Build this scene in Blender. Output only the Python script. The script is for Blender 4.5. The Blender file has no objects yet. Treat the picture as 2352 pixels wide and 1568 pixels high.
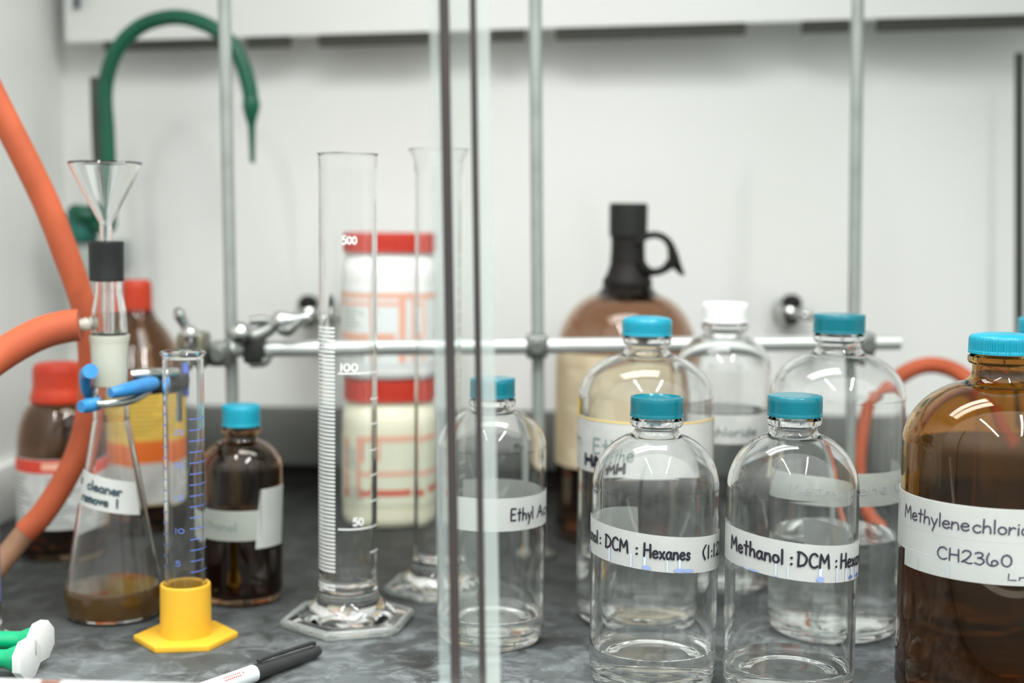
import bpy, bmesh, math, random
from mathutils import Vector, Matrix
random.seed(7)
C = bpy.context.scene.collection
SC = bpy.context.scene
R = math.radians
PI = math.pi

# ------------------------------------------------------------------ camera
W, H, F = 2352, 1568, 3267.0
CAM_H, PITCH, ROLL = 0.335, R(5.0), 0.0092
cam_d = bpy.data.cameras.new('camera'); cam = bpy.data.objects.new('camera', cam_d); C.objects.link(cam)
cam_d.sensor_width = 36.0; cam_d.lens = 36.0 * F / W; cam_d.clip_start = 0.02
MCAM = Matrix.Translation((0, 0, CAM_H)) @ Matrix.Rotation(PI / 2 - PITCH, 4, 'X') @ Matrix.Rotation(ROLL, 4, 'Z')
cam.matrix_world = MCAM
cam_d.dof.use_dof = True; cam_d.dof.focus_distance = 1.02; cam_d.dof.aperture_fstop = 3.1
SC.camera = cam

# ------------------------------------------------------------------ view, world, lamps
vs = SC.view_settings
vs.view_transform = 'Standard'; vs.look = 'None'; vs.gamma = 1.0; vs.exposure = -0.38; vs.use_curve_mapping = False
cy = SC.cycles
cy.max_bounces = 24; cy.transmission_bounces = 24; cy.transparent_max_bounces = 24; cy.glossy_bounces = 8; cy.diffuse_bounces = 4
cy.sample_clamp_indirect = 5.0; cy.caustics_reflective = False; cy.caustics_refractive = True
cy.use_denoising = True; cy.use_adaptive_sampling = True; cy.adaptive_threshold = 0.02; cy.blur_glossy = 0.5

world = bpy.data.worlds.new('room_light'); SC.world = world; world.use_nodes = True
wn, wl = world.node_tree.nodes, world.node_tree.links
bg = wn['Background']; tc = wn.new('ShaderNodeTexCoord'); sep = wn.new('ShaderNodeSeparateXYZ'); rmp = wn.new('ShaderNodeValToRGB')
mr = wn.new('ShaderNodeMapRange'); mr.inputs[1].default_value = -1; mr.inputs[2].default_value = 1
wl.new(tc.outputs['Generated'], sep.inputs[0]); wl.new(sep.outputs['Z'], mr.inputs[0]); wl.new(mr.outputs[0], rmp.inputs[0]); wl.new(rmp.outputs[0], bg.inputs[0])
e = rmp.color_ramp.elements
em = e.new(0.52); em.color = (0.62, 0.64, 0.625, 1)
e[0].position = 0.32; e[0].color = (0.26, 0.27, 0.26, 1)
e[2].position = 0.70; e[2].color = (1.75, 1.80, 1.76, 1)
bg.inputs[1].default_value = 1.40

def area(name, loc, sx, sy, power, rot=(0, 0, 0), col=(1, 1, 0.985)):
    l = bpy.data.lights.new(name, 'AREA'); l.shape = 'RECTANGLE'; l.size = sx; l.size_y = sy; l.energy = power; l.color = col
    o = bpy.data.objects.new(name, l); C.objects.link(o); o.location = loc; o.rotation_euler = rot
    return o
area('hood_lamp', (0.0, 1.10, 0.93), 0.60, 0.095, 3.1)
area('hood_lamp', (0.0, 1.225, 0.93), 0.60, 0.095, 3.1)
area('room_ceiling_lamp', (-0.55, -0.5, 2.2), 0.07, 2.0, 55, (0, 0, 0), (1, 0.99, 0.97))
area('room_ceiling_lamp', (0.85, -0.5, 2.2), 0.07, 2.0, 85, (0, 0, 0), (1, 0.99, 0.97))

# ------------------------------------------------------------------ placing things
MI = MCAM.inverted()
def P(px, py, Y):
    """world point seen at pixel px,py that lies at distance Y into the hood"""
    d = MCAM.to_3x3() @ Vector(((px - W / 2) / F, -(py - H / 2) / F, -1))
    t = Y / d.y
    return Vector((0, 0, CAM_H)) + d * t
def G(px, py, z=0.0):
    """world point seen at pixel px,py at height z"""
    d = MCAM.to_3x3() @ Vector(((px - W / 2) / F, -(py - H / 2) / F, -1))
    t = (z - CAM_H) / d.z
    return Vector((0, 0, CAM_H)) + d * t
def B(px, Y, z=0.0):
    """world point at distance Y, height z, whose picture column is px"""
    def col(x):
        v = MI @ Vector((x, Y, z)); return W / 2 + F * v.x / -v.z
    a, b = -2.0, 2.0
    for _ in range(50):
        m = (a + b) / 2
        if col(m) < px: a = m
        else: b = m
    return Vector((a, Y, z))

# ------------------------------------------------------------------ materials
def lin(c):
    return tuple((v / 255 / 12.92 if v / 255 <= 0.04045 else ((v / 255 + 0.055) / 1.055) ** 2.4) for v in c) + (1,)
MATS = {}
def mat(name, col, rough=0.5, metal=0.0, spec=0.5, trans=0.0, ior=1.45, coat=0.0, alpha=1.0, sss=0.0):
    if name in MATS: return MATS[name]
    m = bpy.data.materials.new(name); m.use_nodes = True
    p = m.node_tree.nodes['Principled BSDF']
    p.inputs['Base Color'].default_value = lin(col) if max(col) > 1.01 else tuple(col) + (1,)
    p.inputs['Roughness'].default_value = rough; p.inputs['Metallic'].default_value = metal
    p.inputs['Specular IOR Level'].default_value = spec; p.inputs['Transmission Weight'].default_value = trans
    p.inputs['IOR'].default_value = ior; p.inputs['Coat Weight'].default_value = coat; p.inputs['Alpha'].default_value = alpha
    if sss: p.inputs['Subsurface Weight'].default_value = sss; p.inputs['Subsurface Scale'].default_value = 0.01
    MATS[name] = m
    return m
def noisy(m, c2, scale, lo=0.45, hi=0.7, detail=6, stretch=(1, 1, 1), distort=0.0, rough2=None):
    """blend a second colour into a material by noise"""
    nt = m.node_tree; p = nt.nodes['Principled BSDF']
    t = nt.nodes.new('ShaderNodeTexCoord'); mp = nt.nodes.new('ShaderNodeMapping'); n = nt.nodes.new('ShaderNodeTexNoise'); r = nt.nodes.new('ShaderNodeMapRange'); x = nt.nodes.new('ShaderNodeMix')
    x.data_type = 'RGBA'; mp.inputs['Scale'].default_value = stretch
    n.inputs['Scale'].default_value = scale; n.inputs['Detail'].default_value = detail; n.inputs['Distortion'].default_value = distort
    r.inputs[1].default_value = lo; r.inputs[2].default_value = hi
    inp = p.inputs['Base Color']
    if inp.links: nt.links.new(inp.links[0].from_socket, x.inputs[6])
    else: x.inputs[6].default_value = inp.default_value[:]
    x.inputs[7].default_value = lin(c2)
    nt.links.new(t.outputs['Object'], mp.inputs[0]); nt.links.new(mp.outputs[0], n.inputs['Vector']); nt.links.new(n.outputs[0], r.inputs[0]); nt.links.new(r.outputs[0], x.inputs[0]); nt.links.new(x.outputs[2], inp)
    return m
wall_m = noisy(mat('white_liner', (236, 238, 235), 0.42), (230, 233, 229), 4, 0.4, 0.7)
panel_m = noisy(mat('white_panel', (246, 248, 245), 0.4), (242, 244, 241), 3, 0.4, 0.7)
bench_m = noisy(mat('black_epoxy', (44, 45, 43), 0.6, spec=0.25), (34, 34, 33), 5, 0.5, 0.75)
def scuffs(m, col, scale, lo, hi, y0, y1, detail, dist):
    """pale wear and dried splashes, graded to the front right, partly painting in the lamp light"""
    nt = m.node_tree; p = nt.nodes['Principled BSDF']; N = nt.nodes.new; L = nt.links.new
    t = N('ShaderNodeTexCoord'); n = N('ShaderNodeTexNoise'); r = N('ShaderNodeMapRange'); sp = N('ShaderNodeSeparateXYZ'); g = N('ShaderNodeMapRange'); mu = N('ShaderNodeMath'); x = N('ShaderNodeMix')
    n.inputs['Scale'].default_value = scale; n.inputs['Detail'].default_value = detail; n.inputs['Roughness'].default_value = 0.62; n.inputs['Distortion'].default_value = dist
    r.inputs[1].default_value = lo; r.inputs[2].default_value = hi
    g.inputs[1].default_value = y0; g.inputs[2].default_value = y1; g.inputs[3].default_value = 1.0; g.inputs[4].default_value = 0.12
    mu.operation = 'MULTIPLY'; x.data_type = 'RGBA'; x.inputs[7].default_value = lin(col)
    L(t.outputs['Object'], n.inputs['Vector']); L(n.outputs[0], r.inputs[0]); L(t.outputs['Object'], sp.inputs[0]); k = N('ShaderNodeMath'); k.operation = 'MULTIPLY_ADD'; k.inputs[1].default_value = -0.32; L(sp.outputs['X'], k.inputs[0]); L(sp.outputs['Y'], k.inputs[2]); L(k.outputs[0], g.inputs[0]); L(r.outputs[0], mu.inputs[0]); L(g.outputs[0], mu.inputs[1]); L(mu.outputs[0], x.inputs[0])
    L(p.inputs['Base Color'].links[0].from_socket, x.inputs[6]); L(x.outputs[2], p.inputs['Base Color'])
scuffs(bench_m, (112, 119, 120), 9, 0.34, 0.66, -0.30, 0.05, 9, 0.3)  # scuffs graded to front right, partly painting in the lamp light
scuffs(bench_m, (150, 158, 160), 38, 0.47, 0.74, -0.28, 0.0, 12, 0.6)
scuffs(bench_m, (176, 182, 183), 130, 0.66, 0.80, -0.30, 0.2, 6, 0.0)
curb_m = noisy(mat('grey_epoxy', (94, 96, 93), 0.55), (80, 82, 79), 8)
black_m = mat('matt_black', (25, 23, 22), 0.6, spec=0.35)
glass_m = mat('clear_glass', (0.988, 0.996, 0.992), 0.0, trans=1.0, ior=1.46)
thin_glass_m = mat('thin_clear_glass', (0.99, 0.996, 0.993), 0.0, trans=1.0, ior=1.40)
frost_m = noisy(mat('frosted_glass', (222, 224, 208), 0.55, trans=0.35, ior=1.3), (206, 210, 190), 20)
amber_m = mat('amber_glass', (0.61, 0.37, 0.11), 0.02, trans=1.0, ior=1.46)
amber_dark_m = mat('dark_amber_glass', (0.40, 0.27, 0.17), 0.03, trans=1.0, ior=1.46)
liquid_m = mat('clear_liquid', (0.985, 0.993, 0.99), 0.0, trans=1.0, ior=1.33)
brown_liquid_m = mat('brown_liquid', (0.23, 0.125, 0.035), 0.02, trans=0.5, ior=1.33)
dark_liquid_m = mat('solvent_in_amber', (0.25, 0.17, 0.12), 0.0, trans=1.0, ior=1.40)
teal_m = noisy(mat('teal_plastic', (2, 104, 118), 0.22, spec=0.5), (3, 110, 124), 30)
cyan_m = noisy(mat('bright_teal_plastic', (16, 142, 166), 0.32, spec=0.5), (20, 150, 174), 30)
white_cap_m = mat('white_cap', (236, 238, 236), 0.4)
tape_m = noisy(mat('white_tape', (226, 229, 226), 0.6), (218, 222, 219), 40, 0.4, 0.7)
tape2_m = noisy(mat('grey_white_tape', (196, 203, 196), 0.6), (206, 212, 205), 40)
paper_m = noisy(mat('paper_label', (222, 224, 220), 0.65), (208, 212, 209), 60, 0.45, 0.7)
cream_m = noisy(mat('cream_label', (222, 208, 176), 0.65), (206, 190, 156), 30)
yellow_label_m = noisy(mat('yellow_label', (226, 190, 84), 0.6), (214, 176, 76), 20)
ochre_m = mat('ochre_border', (228, 200, 120), 0.6)
def translucent(m, k):
    nt = m.node_tree; p = nt.nodes['Principled BSDF']; o = nt.nodes['Material Output']
    t = nt.nodes.new('ShaderNodeBsdfTranslucent'); x = nt.nodes.new('ShaderNodeMixShader'); x.inputs[0].default_value = k
    if p.inputs['Base Color'].links: nt.links.new(p.inputs['Base Color'].links[0].from_socket, t.inputs[0])
    else: t.inputs[0].default_value = p.inputs['Base Color'].default_value[:]
    nt.links.new(p.outputs[0], x.inputs[1]); nt.links.new(t.outputs[0], x.inputs[2]); nt.links.new(x.outputs[0], o.inputs[0])
for m_ in (tape_m, tape2_m): translucent(m_, 0.42)
translucent(paper_m, 0.25)
ink_m = mat('black_ink', (32, 33, 44), 0.5)
grey_ink_m = mat('faded_ink', (128, 146, 142), 0.6)
blue_ink_m = mat('blue_ink_stain', (140, 160, 205), 0.6)
blue_dark_m = mat('blue_ink_pool', (92, 112, 170), 0.5)
scale_white_m = mat('white_enamel', (232, 236, 234), 0.5)
scale_blue_m = mat('blue_enamel', (104, 126, 205), 0.5)
red_m = noisy(mat('red_plastic', (192, 60, 32), 0.42), (176, 50, 28), 25)
red2_m = noisy(mat('scarlet_plastic', (194, 56, 38), 0.4), (182, 48, 32), 25)
red_print_m = mat('red_print', (206, 66, 46), 0.6)
salmon_print_m = mat('salmon_print', (232, 176, 152), 0.6)
olive_print_m = mat('grey_print', (186, 196, 184), 0.6)
hdpe_m = noisy(mat('white_plastic', (234, 236, 233), 0.45, sss=0.1), (228, 231, 228), 10)
hdpe2_m = noisy(mat('ivory_plastic', (232, 232, 208), 0.45, sss=0.1), (224, 224, 198), 10)
rubber_m = noisy(mat('red_rubber', (190, 94, 60), 0.62, spec=0.3), (160, 78, 52), 14, 0.4, 0.7)
tan_m = noisy(mat('tan_rubber', (150, 112, 84), 0.6), (128, 96, 74), 30)
stopper_m = noisy(mat('black_rubber', (30, 32, 32), 0.55, spec=0.35), (42, 46, 46), 30)
steel_m = mat('brushed_steel', (198, 202, 200), 0.32, 1.0)
upright_m = noisy(mat('weathered_rod', (160, 167, 163), 0.42, 0.4), (148, 155, 151), 40)
alu_m = noisy(mat('aluminium_rod', (206, 211, 208), 0.36, 0.55), (192, 198, 194), 40)
cast_m = noisy(mat('cast_metal', (140, 144, 140), 0.42, 0.8), (112, 116, 112), 40)
chrome_m = mat('chrome', (206, 209, 206), 0.16, 1.0)
dark_metal_m = mat('dark_metal', (60, 60, 58), 0.4, 0.6)
green_m = noisy(mat('green_coating', (6, 86, 62), 0.42), (4, 76, 55), 20)
green_bright_m = noisy(mat('green_plastic', (0, 160, 108), 0.3, coat=0.2), (0, 166, 114), 25)
white_plate_m = noisy(mat('white_hard_plastic', (224, 227, 226), 0.4), (214, 218, 216), 30)
vinyl_m = noisy(mat('blue_vinyl', (52, 136, 196), 0.4), (44, 120, 184), 30)
yellow_m = noisy(mat('yellow_plastic', (228, 178, 52), 0.42, sss=0.1), (222, 170, 44), 25)
pen_white_m = mat('pen_barrel', (214, 222, 224), 0.3)
pen_black_m = noisy(mat('pen_cap', (48, 50, 50), 0.34), (56, 58, 58), 40)
edge_dark_m = noisy(mat('dark_pane_edge', (66, 60, 58), 0.22, spec=0.6), (58, 56, 58), 12)

def veil(name, col, a):
    """thin frosted glass: part see-through, part pale surface"""
    m = bpy.data.materials.new(name); m.use_nodes = True; nt = m.node_tree; nt.nodes.clear()
    o = nt.nodes.new('ShaderNodeOutputMaterial'); mx = nt.nodes.new('ShaderNodeMixShader'); t = nt.nodes.new('ShaderNodeBsdfTransparent'); d = nt.nodes.new('ShaderNodeBsdfPrincipled')
    d.inputs['Base Color'].default_value = lin(col); d.inputs['Roughness'].default_value = 0.25
    t.inputs[0].default_value = (0.97, 0.985, 0.975, 1)
    mx.inputs[0].default_value = a
    nt.links.new(t.outputs[0], mx.inputs[1]); nt.links.new(d.outputs[0], mx.inputs[2]); nt.links.new(mx.outputs[0], o.inputs[0])
    return m
pane_m = veil('sash_glass', (190, 200, 196), 0.08)
bevel_m = veil('ground_glass_bevel', (200, 209, 206), 0.42)
bevel2_m = veil('ground_glass_bevel_faint', (190, 200, 199), 0.26)

# ------------------------------------------------------------------ mesh building
class MB:
    def __init__(s): s.v = []; s.f = []
    def add(s, vs, fs):
        k = len(s.v); s.v += [Vector(v) for v in vs]; s.f += [tuple(i + k for i in f) for f in fs]; return s
    def lathe(s, prof, seg=64, c=(0, 0, 0), M=None, rfun=None, close=False):
        c = Vector(c); vs = []; fs = []; idx = []
        q = []
        for i, p in enumerate(prof):          # hold the walls straight: extra rings close to the ends of long spans
            q.append(p)
            if i + 1 < len(prof) or close:
                p2 = prof[(i + 1) % len(prof)]; L = math.hypot(p2[0] - p[0], p2[1] - p[1])
                if L > .008:
                    for t in (.0008 / L, .0025 / L, 1 - .0025 / L, 1 - .0008 / L): q.append((p[0] + (p2[0] - p[0]) * t, p[1] + (p2[1] - p[1]) * t))
        prof = q; n = len(prof)
        for (r, z) in prof:
            if r < 1e-7: idx.append([len(vs)] * seg); vs.append(Vector((0, 0, z)))
            else:
                row = []
                for k in range(seg):
                    a = 2 * PI * k / seg; rr = rfun(r, z, a) if rfun else r
                    row.append(len(vs)); vs.append(Vector((rr * math.cos(a), rr * math.sin(a), z)))
                idx.append(row)
        pairs = list(zip(range(n - 1), range(1, n))) + ([(n - 1, 0)] if close else [])
        for i, j in pairs:
            for k in range(seg):
                q = [idx[i][k], idx[i][(k + 1) % seg], idx[j][(k + 1) % seg], idx[j][k]]
                u = []
                for x in q:
                    if x not in u: u.append(x)
                if len(u) > 2: fs.append(u)
        if M is not None: vs = [M @ v for v in vs]
        return s.add([v + c for v in vs], fs)
    def tube(s, pts, rad, seg=20, sub=8, caps=True, flat=1.0):
        pts = [Vector(p) for p in pts]; n = len(pts)
        if not hasattr(rad, '__len__'): rad = [rad] * n
        path = []; rr = []
        for i in range(n - 1):
            p0, p1, p2, p3 = pts[max(i - 1, 0)], pts[i], pts[i + 1], pts[min(i + 2, n - 1)]
            for k in range(sub):
                t = k / sub
                path.append(0.5 * ((2 * p1) + (p2 - p0) * t + (2 * p0 - 5 * p1 + 4 * p2 - p3) * t * t + (3 * p1 - p0 - 3 * p2 + p3) * t ** 3))
                rr.append(rad[i] + (rad[i + 1] - rad[i]) * t)
        path.append(pts[-1]); rr.append(rad[-1])
        m = len(path); vs = []; fs = []; nrm = None
        for i in range(m):
            tg = (path[min(i + 1, m - 1)] - path[max(i - 1, 0)]).normalized()
            if nrm is None: nrm = tg.orthogonal().normalized() if abs(tg.y) > 0.9 else (Vector((0, 1, 0)) - tg * tg.y).normalized()
            else: nrm = (nrm - tg * nrm.dot(tg)).normalized()
            b = tg.cross(nrm)
            for k in range(seg):
                a = 2 * PI * k / seg; vs.append(path[i] + (nrm * math.cos(a) * flat + b * math.sin(a)) * rr[i])
        for i in range(m - 1):
            for k in range(seg):
                fs.append((i * seg + k, i * seg + (k + 1) % seg, (i + 1) * seg + (k + 1) % seg, (i + 1) * seg + k))
        if caps: fs.append(tuple(range(seg - 1, -1, -1))); fs.append(tuple((m - 1) * seg + k for k in range(seg)))
        return s.add(vs, fs)
    def box(s, lo, hi, M=None, bev=0.0):
        x0, y0, z0 = lo; x1, y1, z1 = hi
        bm = bmesh.new(); bmesh.ops.create_cube(bm, size=1)
        for v in bm.verts: v.co = Vector(((x0 + x1) / 2 + v.co.x * (x1 - x0), (y0 + y1) / 2 + v.co.y * (y1 - y0), (z0 + z1) / 2 + v.co.z * (z1 - z0)))
        if bev: bmesh.ops.bevel(bm, geom=bm.edges[:], offset=bev, segments=2, affect='EDGES', profile=0.5)
        bm.verts.index_update()
        vs = [M @ v.co if M is not None else v.co.copy() for v in bm.verts]; fs = [[v.index for v in f.verts] for f in bm.faces]; bm.free()
        return s.add(vs, fs)
    def prism(s, poly, a, b, bev=0.0):
        """poly: list of points; swept from offset a to offset b (vectors), edges optionally bevelled"""
        n = len(poly); bm = bmesh.new()
        A = [bm.verts.new(Vector(p) + Vector(a)) for p in poly]; Bv = [bm.verts.new(Vector(p) + Vector(b)) for p in poly]
        bm.faces.new(A[::-1]); bm.faces.new(Bv)
        for i in range(n): bm.faces.new((A[i], A[(i + 1) % n], Bv[(i + 1) % n], Bv[i]))
        if bev: bmesh.ops.bevel(bm, geom=bm.edges[:], offset=bev, segments=2, affect='EDGES', profile=0.5)
        bm.verts.index_update(); vs = [v.co.copy() for v in bm.verts]; fs = [[v.index for v in f.verts] for f in bm.faces]; bm.free()
        return s.add(vs, fs)
    def build(s, name, m, parent=None, off=None, sharp=42, smooth=True):
        """parent: local coordinates unless off is given (world coordinates minus off)"""
        me = bpy.data.meshes.new(name)
        o = bpy.data.objects.new(name, me); C.objects.link(o)
        off = Vector(off) if off is not None else Vector((0, 0, 0))
        bm = bmesh.new(); vv = [bm.verts.new(v - off) for v in s.v]
        for f in s.f:
            try: bm.faces.new([vv[i] for i in f])
            except ValueError: pass
        bmesh.ops.recalc_face_normals(bm, faces=bm.faces[:])
        for f in bm.faces: f.smooth = smooth
        for ed in bm.edges:
            if len(ed.link_faces) == 2 and ed.calc_face_angle(0) > R(sharp): ed.smooth = False
        bm.to_mesh(me); bm.free(); me.materials.append(m)
        if parent is not None: o.parent = parent
        elif off.length: o.location = off
        return o

def pieces(mb, name, m, parent):
    """one part for every separate mark in mb"""
    own = list(range(len(mb.v)))
    def find(i):
        while own[i] != i: own[i] = own[own[i]]; i = own[i]
        return i
    for f in mb.f:
        for i in f[1:]: own[find(i)] = find(f[0])
    isl = {}
    for f in mb.f: isl.setdefault(find(f[0]), []).append(f)
    for fs in isl.values():
        ids = sorted({i for f in fs for i in f}); mp = {i: k for k, i in enumerate(ids)}
        MB().add([mb.v[i] for i in ids], [[mp[i] for i in f] for f in fs]).build(name, m, parent)
def tag(o, label, cat, group=None, kind=None):
    o['label'] = label; o['category'] = cat
    if group: o['group'] = group
    if kind: o['kind'] = kind
    return o
def thing(name, loc, label, cat, group=None, rz=0.0):
    o = bpy.data.objects.new(name, None); C.objects.link(o); o.location = loc; o.rotation_euler = (0, 0, rz); o.empty_display_size = 0.02
    return tag(o, label, cat, group)
def struct(name, mb, m, **k):
    o = mb.build(name, m, **k); o['kind'] = 'structure'; return o

GZ = -0.009   # height of the bench top
def settle(o, zcut):
    """stand a thing on the bench: its foot (below zcut) goes down to the bench top, the rest keeps its height"""
    for ch in o.children_recursive:
        par = ch.parent.location if ch.parent is not o else Vector()
        for v in ch.data.vertices:
            if v.co.z + ch.location.z >= zcut: v.co.z -= GZ
    o.location.z = GZ
# ------------------------------------------------------------------ handwriting
def circ(cx, cy_, rx, ry, a0=90, a1=450, n=12):
    return [(cx + rx * math.cos(R(a0 + (a1 - a0) * i / n)), cy_ + ry * math.sin(R(a0 + (a1 - a0) * i / n))) for i in range(n + 1)]
GL = {  # width, strokes; 'L' straight joints, 'C' smoothed
 'M': (.72, [('L', [(0, 0), (.06, 1), (.34, .34), (.62, 1), (.70, 0)])]),
 'E': (.46, [('L', [(.46, .97), (.03, 1), (0, 0), (.44, .03)]), ('L', [(.02, .52), (.38, .53)])]),
 'D': (.60, [('L', [(.04, 1), (0, 0)]), ('C', [(-.04, .98), (.22, .97), (.52, .72), (.56, .45), (.38, .12), (0, 0)])]),
 'C': (.56, [('C', [(.54, .84), (.36, .99), (.12, .86), (0, .48), (.1, .12), (.34, 0), (.56, .12)])]),
 'H': (.54, [('L', [(.02, 1), (0, 0)]), ('L', [(.50, 1), (.52, 0)]), ('L', [(.01, .5), (.51, .54)])]),
 'A': (.54, [('L', [(0, 0), (.28, 1), (.54, 0)]), ('L', [(.1, .36), (.46, .38)])]),
 'P': (.48, [('L', [(.02, 1), (0, 0)]), ('C', [(0, .98), (.3, 1), (.46, .78), (.32, .52), (.02, .46)])]),
 'e': (.42, [('C', [(.02, .27), (.24, .29), (.41, .36), (.32, .52), (.14, .52), (.01, .3), (.08, .06), (.26, 0), (.42, .1)])]),
 't': (.36, [('L', [(.2, .95), (.17, 0)]), ('L', [(0, .62), (.36, .64)])]),
 'h': (.40, [('L', [(.03, 1), (0, 0)]), ('C', [(.01, .28), (.14, .5), (.3, .5), (.37, .32), (.38, 0)])]),
 'a': (.44, [('C', [(.38, .5), (.2, .55), (.03, .38), (.02, .12), (.16, 0), (.34, .16), (.39, .5)]), ('C', [(.39, .5), (.38, .14), (.46, 0)])]),
 'n': (.40, [('L', [(.02, .54), (0, 0)]), ('C', [(.01, .28), (.14, .5), (.3, .5), (.37, .32), (.38, 0)])]),
 'm': (.60, [('L', [(.02, .54), (0, 0)]), ('C', [(.01, .28), (.12, .5), (.24, .48), (.29, .3), (.29, 0)]), ('C', [(.29, .28), (.4, .5), (.52, .48), (.57, .3), (.58, 0)])]),
 'o': (.42, [('C', circ(.21, .26, .2, .26))]),
 'l': (.10, [('L', [(.05, 1), (.05, 0)])]),
 ':': (.10, [('C', [(.05, .50), (.07, .54)]), ('C', [(.05, .08), (.07, .12)])]),
 'x': (.38, [('L', [(0, .52), (.38, 0)]), ('L', [(.36, .54), (.02, 0)])]),
 's': (.32, [('C', [(.32, .46), (.18, .54), (.06, .44), (.12, .3), (.26, .22), (.28, .08), (.14, 0), (0, .06)])]),
 'y': (.38, [('L', [(0, .54), (.18, .08)]), ('L', [(.38, .54), (.08, -.4)])]),
 'r': (.30, [('L', [(.02, .54), (0, 0)]), ('C', [(.01, .26), (.1, .46), (.22, .54), (.32, .48)])]),
 'i': (.10, [('L', [(.05, .52), (.05, 0)]), ('C', [(.05, .74), (.07, .77)])]),
 'd': (.44, [('C', [(.38, .46), (.2, .54), (.03, .38), (.02, .12), (.16, 0), (.34, .14), (.39, .4)]), ('L', [(.40, 1), (.40, 0)])]),
 'c': (.38, [('C', [(.37, .46), (.2, .54), (.03, .4), (.0, .2), (.12, .01), (.28, 0), (.38, .09)])]),
 'v': (.36, [('L', [(0, .52), (.18, 0), (.36, .54)])]),
 '1': (.10, [('L', [(.05, 1), (.04, 0)])]),
 '2': (.52, [('C', [(.02, .80), (.16, .99), (.40, .96), (.46, .72), (.28, .36), (.06, .12), (.0, .03)]), ('C', [(.0, .08), (.16, .10), (.34, 0), (.54, .04)])]),
 '3': (.46, [('C', [(.02, .88), (.2, 1), (.40, .90), (.36, .66), (.16, .54)]), ('C', [(.16, .54), (.42, .46), (.46, .2), (.26, 0), (0, .1)])]),
 '6': (.58, [('C', [(.10, .98), (.0, .56), (.06, .14), (.26, 0), (.50, .10), (.56, .32), (.40, .46), (.26, .34), (.26, .1)])]),
 '0': (.52, [('C', circ(.26, .48, .25, .46))]),
 '5': (.44, [('L', [(.42, 1), (.06, 1), (.03, .56)]), ('C', [(.03, .56), (.28, .64), (.44, .4), (.36, .1), (.14, 0), (0, .08)])]),
 '7': (.42, [('L', [(0, 1), (.42, 1), (.14, 0)])]),
 '4': (.46, [('L', [(.34, 0), (.34, 1), (0, .34), (.46, .34)])]),
 '(': (.18, [('C', [(.18, 1.04), (.02, .7), (0, .36), (.14, -.06)])]),
 ')': (.18, [('C', [(0, 1.04), (.16, .7), (.18, .36), (.04, -.06)])]),
 '!': (.10, [('L', [(.07, 1), (.04, .3)]), ('C', [(.03, .02), (.05, .05)])]),
 'L': (.42, [('L', [(.02, 1), (0, 0), (.42, .02)])]),
 'k': (.36, [('L', [(.02, 1), (0, 0)]), ('L', [(.34, .54), (.02, .22), (.36, 0)])]),
 ' ': (.30, []),
}
def smooth2(pts, sub=6):
    out = []; n = len(pts)
    for i in range(n - 1):
        p0, p1, p2, p3 = pts[max(i - 1, 0)], pts[i], pts[i + 1], pts[min(i + 2, n - 1)]
        for k in range(sub):
            t = k / sub
            out.append(tuple(0.5 * (2 * p1[j] + (p2[j] - p0[j]) * t + (2 * p0[j] - 5 * p1[j] + 4 * p2[j] - p3[j]) * t * t + (3 * p1[j] - p0[j] - 3 * p2[j] + p3[j]) * t ** 3) for j in (0, 1)))
    out.append(pts[-1]); return out
def text_strokes(txt, h, width=None, gap=.17, jit=0.02):
    x = 0; res = []
    for ch in txt:
        w, st = GL[ch]
        for kind, pts in st:
            q = smooth2(pts) if kind == 'C' and len(pts) > 2 else list(pts)
            dy = random.uniform(-jit, jit)
            res.append([(x + a, b + dy) for a, b in q])
        x += w + gap
    tot = x - gap; sx = (width / tot) if width else h
    return [[(a * sx, b * h) for a, b in s] for s in res]
def ribbon(mb, stroke, w, fn):
    """flat pen stroke in (u, v), mapped to the surface by fn"""
    dense = []
    for (a, b) in zip(stroke[:-1], stroke[1:]):
        L = math.hypot(b[0] - a[0], b[1] - a[1]); n = max(1, int(L / 0.0015))
        dense += [(a[0] + (b[0] - a[0]) * k / n, a[1] + (b[1] - a[1]) * k / n) for k in range(n)]
    dense.append(stroke[-1]); vs = []; m = len(dense)
    for i, p in enumerate(dense):
        q0 = dense[max(i - 1, 0)]; q1 = dense[min(i + 1, m - 1)]
        dx, dy = q1[0] - q0[0], q1[1] - q0[1]; L = math.hypot(dx, dy) or 1; nx, ny = -dy / L * w / 2, dx / L * w / 2
        vs += [fn(p[0] + nx, p[1] + ny), fn(p[0] - nx, p[1] - ny)]
    mb.add(vs, [(2 * i, 2 * i + 1, 2 * i + 3, 2 * i + 2) for i in range(m - 1)])
    for p in (dense[0], dense[-1]):
        mb.add([fn(p[0] + w / 2 * math.cos(2 * PI * k / 10), p[1] + w / 2 * math.sin(2 * PI * k / 10)) for k in range(10)], [tuple(range(10))])
def cyl_fn(Rr, a0, z0, tilt=0.0, lift=0.0012):
    def fn(u, v):
        a = a0 + u / Rr
        return Vector(((Rr + lift) * math.sin(a), -(Rr + lift) * math.cos(a), z0 + v - tilt * math.sin(a)))
    return fn
def write(mb, txt, Rr, a0, a1, z0, h, w, tilt=0.0, lift=0.0012, **k):
    fn = cyl_fn(Rr, R(a0), z0, tilt, lift)
    for s in text_strokes(txt, h, R(a1 - a0) * Rr, **k): ribbon(mb, s, w, fn)
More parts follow.
